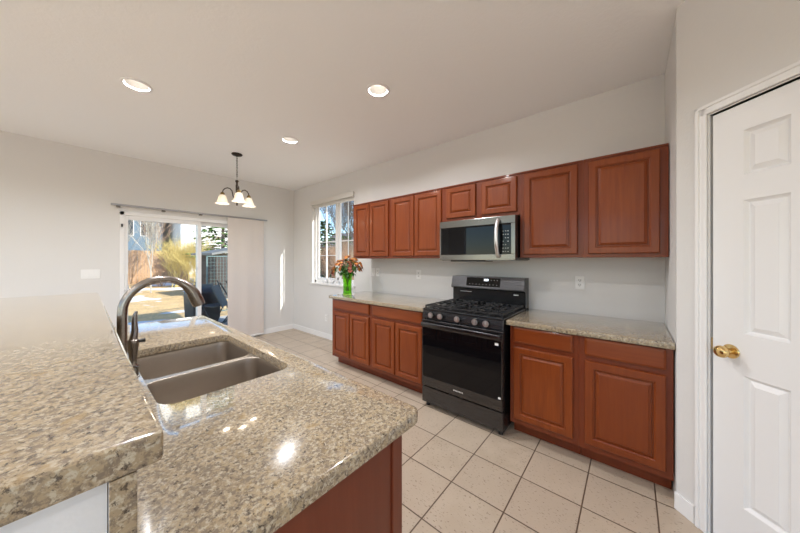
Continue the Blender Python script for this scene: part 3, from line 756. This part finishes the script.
def flower(tip, L, W, seed, m):
    r = random.Random(seed)
    t = empty('cut_flower', (vx, vy, vz), 0, 'orange cut flower with leafy green stem in the green glass vase', 'flower', 'orange flowers in the green vase'); t.scale = (VS, VS, VS)
    tip = Vector(tip); foot = Vector((-tip.x*.10, -tip.y*.10, .03+.01*r.random())); lip = Vector((tip.x*.22, tip.y*.22, .20))
    n = (tip-lip).normalized()
    mid = lip.lerp(tip, .5)+Vector((0, 0, .015))
    bm = BM(); tube(bm, [foot, foot.lerp(lip, .5), lip, mid, tip], [.0028, .0028, .0026, .0022, .0018], 6); finish('stem', bm, M_stem, t)
    u = n.orthogonal().normalized(); v = n.cross(u)
    for j in range(r.choice((2, 3))):
        c = tip + (u*r.uniform(-.02, .02)+v*r.uniform(-.02, .02)) + n*r.uniform(-.005, .012) if j else tip
        bm = BM(); ax = (n+Vector((r.uniform(-.5, .5), r.uniform(-.5, .5), r.uniform(-.3, .3)))).normalized()
        uu = ax.orthogonal().normalized(); vv = ax.cross(uu)
        for k in range(6):
            a = k*PI/3+r.random()*.3; d = (uu*math.cos(a)+vv*math.sin(a)+ax*.55).normalized(); petal(bm, c, d, ax, L*r.uniform(.85, 1.1), W)
        lathe(bm, [(.004, 0), (.003, .012), (.001, .018)], c, 6, mi=1)
        finish('blossom', bm, [m if r.random() < .75 else M_petal2, M_eye], t)
    for k in range(6):
        s = r.uniform(.1, .95); c = lip.lerp(tip, s); a = r.uniform(0, 2*PI); d = (u*math.cos(a)+v*math.sin(a)+n*.3+Vector((0, 0, -.2))).normalized()
        bm = BM(); petal(bm, c, d, Vector((0, 0, 1)), r.uniform(.035, .06), .010); finish('leaf', bm, M_leaf, t)
k = 0
for ring, (R_, z, n) in enumerate(((.0, .345, 1), (.045, .335, 5), (.085, .310, 8), (.115, .275, 9), (.125, .235, 8))):
    for j in range(n):
        a = 2*PI*j/n+ring*.5+rnd.uniform(-.15, .15); r_ = R_*rnd.uniform(.88, 1.1)
        flower((r_*math.cos(a), r_*math.sin(a), z+rnd.uniform(-.018, .018)), .024, .0095, 100+k, M_petal if (k % 4) else M_petal2); k += 1

# ------------------------------------------------------------------ sill ornaments
def bird(x, s, label):
    t = empty('ceramic_bird', (x, YA+.01, wz0+.002), R(200), label, 'figurine', 'white ceramic figurines on the window sill')
    bm = BM(); lathe(bm, [(.001, 0), (.016*s, .001), (.022*s, .014*s), (.024*s, .026*s), (.018*s, .042*s), (.010*s, .052*s), (.001, .056*s)], (0, 0, 0), 18)
    for v in bm.verts: v.co.x *= 1.35; v.co.x += .3*max(0, v.co.z-.02)
    finish('body', bm, M_porcelain, t, 60)
    bm = BM(); lathe(bm, [(.001, .045*s), (.010*s, .050*s), (.0135*s, .060*s), (.010*s, .070*s), (.001, .074*s)], (.016*s, 0, 0), 14); tube(bm, [(.026*s, 0, .060*s), (.040*s, 0, .058*s)], [.004*s, .0008], 8); hd_ = finish('head', bm, M_porcelain, t, 60)
    bm = BM(); tube(bm, [(-.022*s, 0, .025*s), (-.045*s, 0, .040*s), (-.058*s, 0, .056*s)], [.010*s, .009*s, .004*s], 10); finish('tail', bm, M_porcelain, t, 60)
bird(-4.17, 1.4, 'small white ceramic bird on the sill, nearest the window corner'); bird(-4.0, 1.55, 'small white ceramic bird in the middle of the window sill')
t = empty('sprig_pot', (-3.80, YA+.01, wz0+.002), 0, 'white ceramic pot with dark bare sprig on the window sill beside the flowers', 'potted sprig')
bm = BM(); lathe(bm, [(.001, 0), (.022, 0), (.030, .045), (.032, .05), (.028, .05), (.02, .012), (.001, .01)], seg=22); finish('pot', bm, M_porcelain, t, 40)
bm = BM(); tube(bm, [(0, 0, .0), (.005, 0, .06), (.02, 0, .10), (.05, 0, .125)], [.003, .0025, .002, .001], 6); tube(bm, [(.005, 0, .06), (-.02, 0, .11), (-.04, .01, .13)], [.002, .0015, .001], 6)
for q in range(7):
    a = rnd.uniform(0, 6); petal(bm, Vector((.005, 0, .07+.006*q)), Vector((math.cos(a), math.sin(a), .5)).normalized(), Vector((0, 0, 1)), .035, .008)
finish('sprig', bm, mat('dark_sprig', (.03, .035, .03), .6), t)

# ------------------------------------------------------------------ outside: ground
def grassmat():
    m = mat('dry_lawn', rough=.95); co = coords(m, world=True)
    a = mix(m, ramp(m, noise(m, 2.5, 6, co), [(.35, K0), (.65, W1)]), (.82, .54, .25), (.62, .42, .20))
    b = mix(m, ramp(m, noise(m, 14, 5, co), [(.45, K0), (.7, W1)]), a, (.46, .33, .17))
    sx = N(m, 'ShaderNodeSeparateXYZ'); Lk(m, co, sx.inputs[0])
    sn = ramp(m, noise(m, .55, 6, coords(m, (1, 1, 1), True, (0, 0, .4)), .4), [(.545, K0), (.58, W1)])
    c = mix(m, sn, b, (.80, .82, .86)); Lk(m, c, B(m).inputs['Base Color']); bump(m, noise(m, 30, 4, co), .6, .05); return m
bm = BM(); g = []
nx, ny = 30, 30
for i in range(nx+1):
    for j in range(ny+1):
        x = -75+100*i/nx; y = -35+100*j/ny; d = max(0, -x-11); d2 = max(0, y-8)
        g.append(bm.verts.new((x, y, -.16+.012*min(d, 25)+.01*min(d2, 25)+.06*math.sin(x*1.3)*math.cos(y*.9)*min(1, max(d, d2)/3))))
for i in range(nx):
    for j in range(ny): a = i*(ny+1)+j; bm.faces.new((g[a], g[a+ny+1], g[a+ny+2], g[a+1]))
struct(finish('ground', bm, grassmat(), None, 60), 'dry winter lawn with melting snow')
bm = BM(); box(bm, XB-TH-2.6, -1.5, -.155, XB-TH-.005, 4.5, -.045, .01); struct(finish('patio', bm, wallmat('concrete', (.45, .43, .40), 40, .3)), 'concrete patio slab outside the door')

# outside: fences
M_fence = wood('fence_board', (.34, .20, .11), (.46, .29, .17), (.55, .37, .22), .8, (6, 6, .8), 0)
M_darkf = mat('dark_fence', (.035, .035, .04), .6)
def fence(p0, p1, h, m, label, z=0.0):
    p0, p1 = Vector(p0), Vector(p1); L = (p1-p0).length; t = empty('board_fence', (p0.x, p0.y, z), math.atan2(p1.y-p0.y, p1.x-p0.x), label, 'fence')
    bm = BM(); x = 0; r = random.Random(3)
    while x < L: box(bm, x, -.01, -.1, min(x+.135, L), .012, h+r.uniform(-.02, .02)); x += .145
    finish('boards', bm, m, t)
    bm = BM()
    for z_ in (.35, h-.3): box(bm, 0, .012, z_, L, .05, z_+.09)
    finish('rails', bm, m, t)
    x = 0
    while x <= L: 
        bm = BM(); box(bm, x-.045, .05, -.2, x+.045, .14, h+.02); finish('post', bm, m, t); x += 2.4
fence((-22.5, -6, 0), (-22.5, 4.9, 0), 1.9, M_fence, 'tan wooden board fence behind the bare shrubs across the yard', .05)
fence((-19.5, 5.0, 0), (-15.5, 5.6, 0), 1.65, M_darkf, 'dark board fence beside the grey-roofed shed', .0)
fence((-30, 14.0, 0), (-2, 14.0, 0), 1.9, M_darkf, 'dark fence seen low through the kitchen window', .0)

# outside: houses
M_blue = wallmat('blue_siding', (.10, .15, .20), 3, .1); M_whitew = wallmat('white_siding', (.80, .79, .76), 3, .1)
M_roof = mat('shingle_grey', (.16, .16, .17), .8); M_win = mat('house_window', (.02, .028, .04), .3, 0, Specular_IOR_Level=.15)
M_tan = wallmat('tan_siding', (.30, .22, .15), 3, .1)
def house(x, y, w_, d_, h, roofh, mw_, label, wins, rz=0, gable='y'):
    t = empty('house', (x, y, .1), rz, label, 'house')
    bm = BM(); box(bm, -d_, 0, -.2, 0, w_, h)
    if gable == 'y':   # ridge along x: gable faces +x
        a = [bm.verts.new((xx, yy, zz)) for xx, yy, zz in ((0, 0, h), (0, w_, h), (0, w_/2, h+roofh))]; b = [bm.verts.new((-d_, v.co.y, v.co.z)) for v in a]
        bridge(bm, a, b); bm.faces.new(a); bm.faces.new(b)
    finish('walls', bm, mw_, t)
    bm = BM()
    if gable == 'y':
        for s in (0, 1):
            ye = -.4 if s == 0 else w_+.4; ze = h-.4*roofh/(w_/2)
            q = [bm.verts.new(p) for p in ((.4, ye, ze), (.4, w_/2, h+roofh), (-d_-.4, w_/2, h+roofh), (-d_-.4, ye, ze))]
            q2 = [bm.verts.new(v.co+Vector((0, 0, .15))) for v in q]; bridge(bm, q, q2); bm.faces.new(q); bm.faces.new(q2)
    else:
        xm = -d_/2
        for s in (0, 1):
            xe = .4 if s == 0 else -d_-.4; ze = h-.4*roofh/(d_/2)
            q = [bm.verts.new(p) for p in ((xe, -.4, ze), (xm, -.4, h+roofh), (xm, w_+.4, h+roofh), (xe, w_+.4, ze))]
            q2 = [bm.verts.new(v.co+Vector((0, 0, .15))) for v in q]; bridge(bm, q, q2); bm.faces.new(q); bm.faces.new(q2)
    finish('roof', bm, M_roof, t)
    for (yy, zz, ww, hh) in wins:
        bm = BM(); 
        for b in ((-.02, yy-.04, zz-.04, .05, yy, zz+hh+.04), (-.02, yy+ww, zz-.04, .05, yy+ww+.04, zz+hh+.04), (-.02, yy, zz-.04, .05, yy+ww, zz), (-.02, yy, zz+hh, .05, yy+ww, zz+hh+.04), (-.02, yy+ww/2-.015, zz, .04, yy+ww/2+.015, zz+hh)): box(bm, *b)
        wf = finish('window', bm, M_trim, t)
        bm = BM(); box(bm, -.01, yy, zz, .02, yy+ww, zz+hh); finish('glass', bm, M_win, wf)
    return t
house(-34, -3.5, 8.9, 9, 5.7, 1.2, M_blue, 'blue grey house with dark windows behind the bare shrubs', [(6.1, 3.5, .75, 1.35), (7.35, 3.5, .75, 1.35)], gable='x')
house(-31, 6.15, 9.5, 9, 6.6, 1.6, M_whitew, 'white two-storey house behind the evergreen tree', [(1.1, 4.4, .8, .7), (3.9, 3.6, 1.2, 1.8), (6.8, 3.6, 1.2, 1.8)], gable='x')
house(-26, 17.5, 7, 9, 2.7, 1.8, M_tan, 'tan house low beyond the bare trees outside the kitchen window', [(2, 1.2, 1.2, 1.1)], rz=R(-60), gable='x')

# outside: trees and shrubs
M_bark = mat('bark', (.20, .16, .13), .9); M_birch = mat('birch_bark', (.42, .38, .32), .8); M_twig = mat('reddish_twigs', (.46, .31, .21), .9); M_ytwig = mat('yellow_twigs', (.68, .54, .20), .85)
def bare(name, x, y, z, h, m, label, cat, seed, spread=.5, depth=4, r0=.05, forks=3, group=None, multi=1):
    r = random.Random(seed); t = empty(name, (x, y, z), 0, label, cat, group)
    bm = BM()
    def br(p, d, L, rad, lv):
        pts = [p]; dd = d.copy()
        for k in range(3):
            dd = (dd+Vector((r.uniform(-.18, .18), r.uniform(-.18, .18), r.uniform(-.05, .15)))).normalized(); pts.append(pts[-1]+dd*L/3)
        tube(bm, pts, [rad, rad*.88, rad*.76, rad*.62], 5 if lv < 2 else 3, False)
        if lv >= depth: return
        for k in range(forks+(1 if lv else 0)):
            s = r.choice(pts[1:]) if k else pts[-1]
            nd = (dd+Vector((r.uniform(-1, 1), r.uniform(-1, 1), r.uniform(-.2, .7)))*spread*1.3).normalized()
            br(s, nd, L*r.uniform(.58, .80), rad*.58, lv+1)
    for k in range(multi):
        a = r.uniform(0, 6.28); sp = .0 if multi == 1 else .35
        br(Vector((r.uniform(-.2, .2)*(multi > 1), r.uniform(-.2, .2)*(multi > 1), -.1)), Vector((math.cos(a)*sp, math.sin(a)*sp, 1)).normalized(), h*.36, r0, 0)
    finish('branches', bm, m, t)
    return t
bare('birch_tree', -16.5, 2.2, -.1, 4.6, M_birch, 'slender pale birch in the middle of the patio door view', 'tree', 11, .36, 5, .036)
bare('bare_tree', -18.5, 1.7, -.05, 4.6, M_birch, 'pale bare tree left of the birch in the yard', 'tree', 12, .4, 5, .026)
bare('bare_tree', -20, 3.1, 0, 4.6, M_twig, 'brownish bare tree between the birch and yellow shrub', 'tree', 13, .5, 5, .03)
bare('twiggy_shrub', -19, 1.6, -.05, 2.0, M_twig, 'reddish twiggy shrub at the left edge of the patio door', 'shrub', 14, .6, 4, .016, 3, 'bare shrubs along the fence', 7)
bare('twiggy_shrub', -19.5, 3.0, -.05, 2.4, M_twig, 'reddish twiggy shrub close behind the birch', 'shrub', 15, .6, 4, .016, 3, 'bare shrubs along the fence', 7)
for i, (x, y, h) in enumerate(((-18.5, 3.4, 2.7), (-18, 4.0, 3.1), (-17.6, 4.5, 2.6))):
    bare('willow_shrub', x, y, -.05, h, M_ytwig, ['yellow twiggy shrub nearest the birch', 'tall yellow twiggy shrub in the middle of its group', 'yellow twiggy shrub next to the dark fence'][i], 'shrub', 20+i, .5, 4, .015, 4, 'yellow shrubs across the yard', 8)
for i, (x, y, h) in enumerate(((-13.5, 12.0, 6.8), (-12.3, 11.5, 7.4), (-16.2, 12.6, 8.0), (-9.8, 12.3, 5.8))):
    bare('bare_tree', x, y, -.1, h, M_bark, ['bare dark tree in the left half of the kitchen window', 'bare dark tree behind the middle of the kitchen window', 'bare dark tree farthest left through the kitchen window', 'bare dark tree beside the wall cabinet, through the window'][i], 'tree', 30+i, .55, 5, .065, 4)
M_needle = mat('evergreen', (.10, .19, .045), .8)
def conifer(x, y, z, h, rad, label, seed, start=.12, name='evergreen_tree', n=26):
    r = random.Random(seed); t = empty(name, (x, y, z), 0, label, 'tree')
    bm = BM(); tube(bm, [(0, 0, -.2), (0, 0, h*.5), (0, 0, h)], [.13, .08, .02], 8); 
    fol = BM()
    for i in range(n):
        f = start+(1-start)*i/n; zz = h*f; Rr = rad*(1-f)**.75*r.uniform(.75, 1.15)+.1
        for j in range(5):
            a = r.uniform(0, 2*PI); d = Vector((math.cos(a), math.sin(a), 0)); p0 = Vector((0, 0, zz)); p1 = p0+d*Rr+Vector((0, 0, -.12*Rr)); 
            tube(bm, [p0, p0.lerp(p1, .5)+Vector((0, 0, .06)), p1], [.018, .012, .004], 4, False)
            for q in range(int(9+Rr*7)):
                s = r.uniform(.22, 1.0); c = p0.lerp(p1, s)+Vector((0, 0, .05)); sd = d.cross(Vector((0, 0, 1)))*(1 if q % 2 else -1)
                dd = (sd+d*.9+Vector((0, 0, r.uniform(-.45, .1)))).normalized(); L = r.uniform(.16, .34)*(1.2-s*.5)
                petal(fol, c, dd, Vector((r.uniform(-.3, .3), r.uniform(-.3, .3), 1)).normalized(), L, L*.26)
    finish('trunk', bm, M_bark, t); finish('foliage', fol, M_needle, t)
conifer(-17.5, 5.35, 0, 6.0, 1.9, 'dark green evergreen in front of the white house', 5, .28)
conifer(-18.0, 7.0, 0, 6.6, 2.2, 'evergreen tree whose boughs hang beyond the shed', 8, .28)
for i_, (x, y, h) in enumerate(((-13.5, 9.6, 2.7), (-11.6, 9.3, 2.5), (-12.6, 10.6, 3.1))):
    bare('twiggy_shrub', x, y, -.1, h, M_twig, ['brown twiggy shrub low in the left pane of the kitchen window', 'brown twiggy shrub low behind the kitchen window meeting stile', 'tall brown twiggy shrub outside the kitchen window'][i_], 'shrub', 60+i_, .55, 4, .022, 4, 'brown shrubs outside the kitchen window', 7)
conifer(-15.4, 10.6, -.1, 4.1, 1.5, 'tall evergreen seen in the left pane of the kitchen window', 31, .05)
conifer(-13.6, 10.9, -.1, 3.0, 1.2, 'short evergreen low in the left pane of the kitchen window', 9, .05)

# outside: shed, screen, bins and folded chairs on the patio
M_dark = mat('dark_resin', (.022, .028, .03), .45); M_shroof = mat('shed_roof_grey', (.17, .175, .17), .6)
sd = empty('garden_shed', (-12.6, 4.42, -.15), R(8), 'dark garden shed with a pale grey roof beyond the patio', 'shed')
bm = BM(); box(bm, -1.3, -.95, 0, .2, 1.6, 1.75); finish('walls', bm, mat('shed_brown', (.045, .035, .03), .7), sd)
bm = BM(); prism = [(-1.15, 1.72), (.33, 2.02), (1.8, 1.72), (1.8, 1.80), (.33, 2.12), (-1.15, 1.80)]
a = [bm.verts.new((.35, y, z)) for y, z in prism]; b = [bm.verts.new((-1.45, y, z)) for y, z in prism]; bridge(bm, a, b); bm.faces.new(a); bm.faces.new(b); finish('roof', bm, M_shroof, sd)
bm = BM(); box(bm, .2, .1, .05, .23, .9, 1.6, .004); finish('door', bm, M_dark, sd)
sc = empty('wire_screen', (-8.6, 2.24, -.12), R(92), 'green grey wire mesh screen standing outside the patio door', 'screen')
M_wire = mat('wire_green', (.10, .16, .16), .5)
bm = BM()
for b in ((0, -.015, 0, .03, .015, 1.62), (.85, -.015, 0, .88, .015, 1.62), (0, -.015, 1.59, .88, .015, 1.62), (0, -.015, .1, .88, .015, .13)): box(bm, *b)
finish('frame', bm, M_wire, sc)
bm = BM()
for k in range(11): box(bm, .03+k*.075, -.003, .12, .036+k*.075, .003, 1.6)
for k in range(16): box(bm, .02, -.003, .15+k*.092, .86, .003, .156+k*.092)
finish('mesh', bm, M_wire, sc)
def bin_(x, y, h, label):
    t = empty('covered_bin', (x, y, -.045), R(10), label, 'bin')
    bm = BM(); 
    l = [loopv(bm, rr(-.25+i, -.27+i, .25-i, .27-i, .06), z) for i, z in ((.03, 0), (.0, .1), (-.02, h*.8), (-.01, h*.92), (.05, h), (.16, h+.04))]
    for a, b in zip(l, l[1:]): bridge(bm, a, b)
    bm.faces.new(l[0]); bm.faces.new(l[-1]); finish('cover', bm, M_dark, t, 40)
    bm = BM(); box(bm, -.24, -.26, h*.78, .24, .26, h*.80, .004); finish('strap', bm, M_blackpl, t)
bin_(-7.55, 1.90, .78, 'dark covered grill bin on the patio behind the door post')
def folded_chair(x, y, rz, label):
    t = empty('folding_chair', (x, y, -.045), rz, label, 'chair', 'dark folding chairs on the patio')
    for s in (-1, 1):
        bm = BM(); tube(bm, [(s*.25, -.30, .0), (s*.25, .02, .45), (s*.25, .28, .95)], .013, 8); finish('leg', bm, M_dark, t)
        bm = BM(); tube(bm, [(s*.22, .30, .0), (s*.22, 0, .42)], .013, 8); finish('leg', bm, M_dark, t)
    bm = BM(); box(bm, -.24, -.28, .42, .24, .14, .445, .008); finish('seat', bm, mat('chair_sling', (.085, .10, .10), .7), t)
    bm = BM(); box(bm, -.25, -.012, .48, .25, .012, .98, .006, mtx=Matrix.Translation((0, .04, 0)) @ Matrix.Rotation(R(-25), 4, 'X') @ Matrix.Translation((0, 0, -.02))); finish('backrest', bm, bpy.data.materials['chair_sling'], t)
    bm = BM(); cyl(bm, (-.25, -.24, .06), (.25, -.24, .06), .009, 8); finish('crossbar', bm, M_dark, t)
folded_chair(-7.1, 2.02, R(110), 'dark folding patio chair with grey seat, closest to the bin')
folded_chair(-6.75, 2.35, R(150), 'dark folding patio chair closest to the glass door')
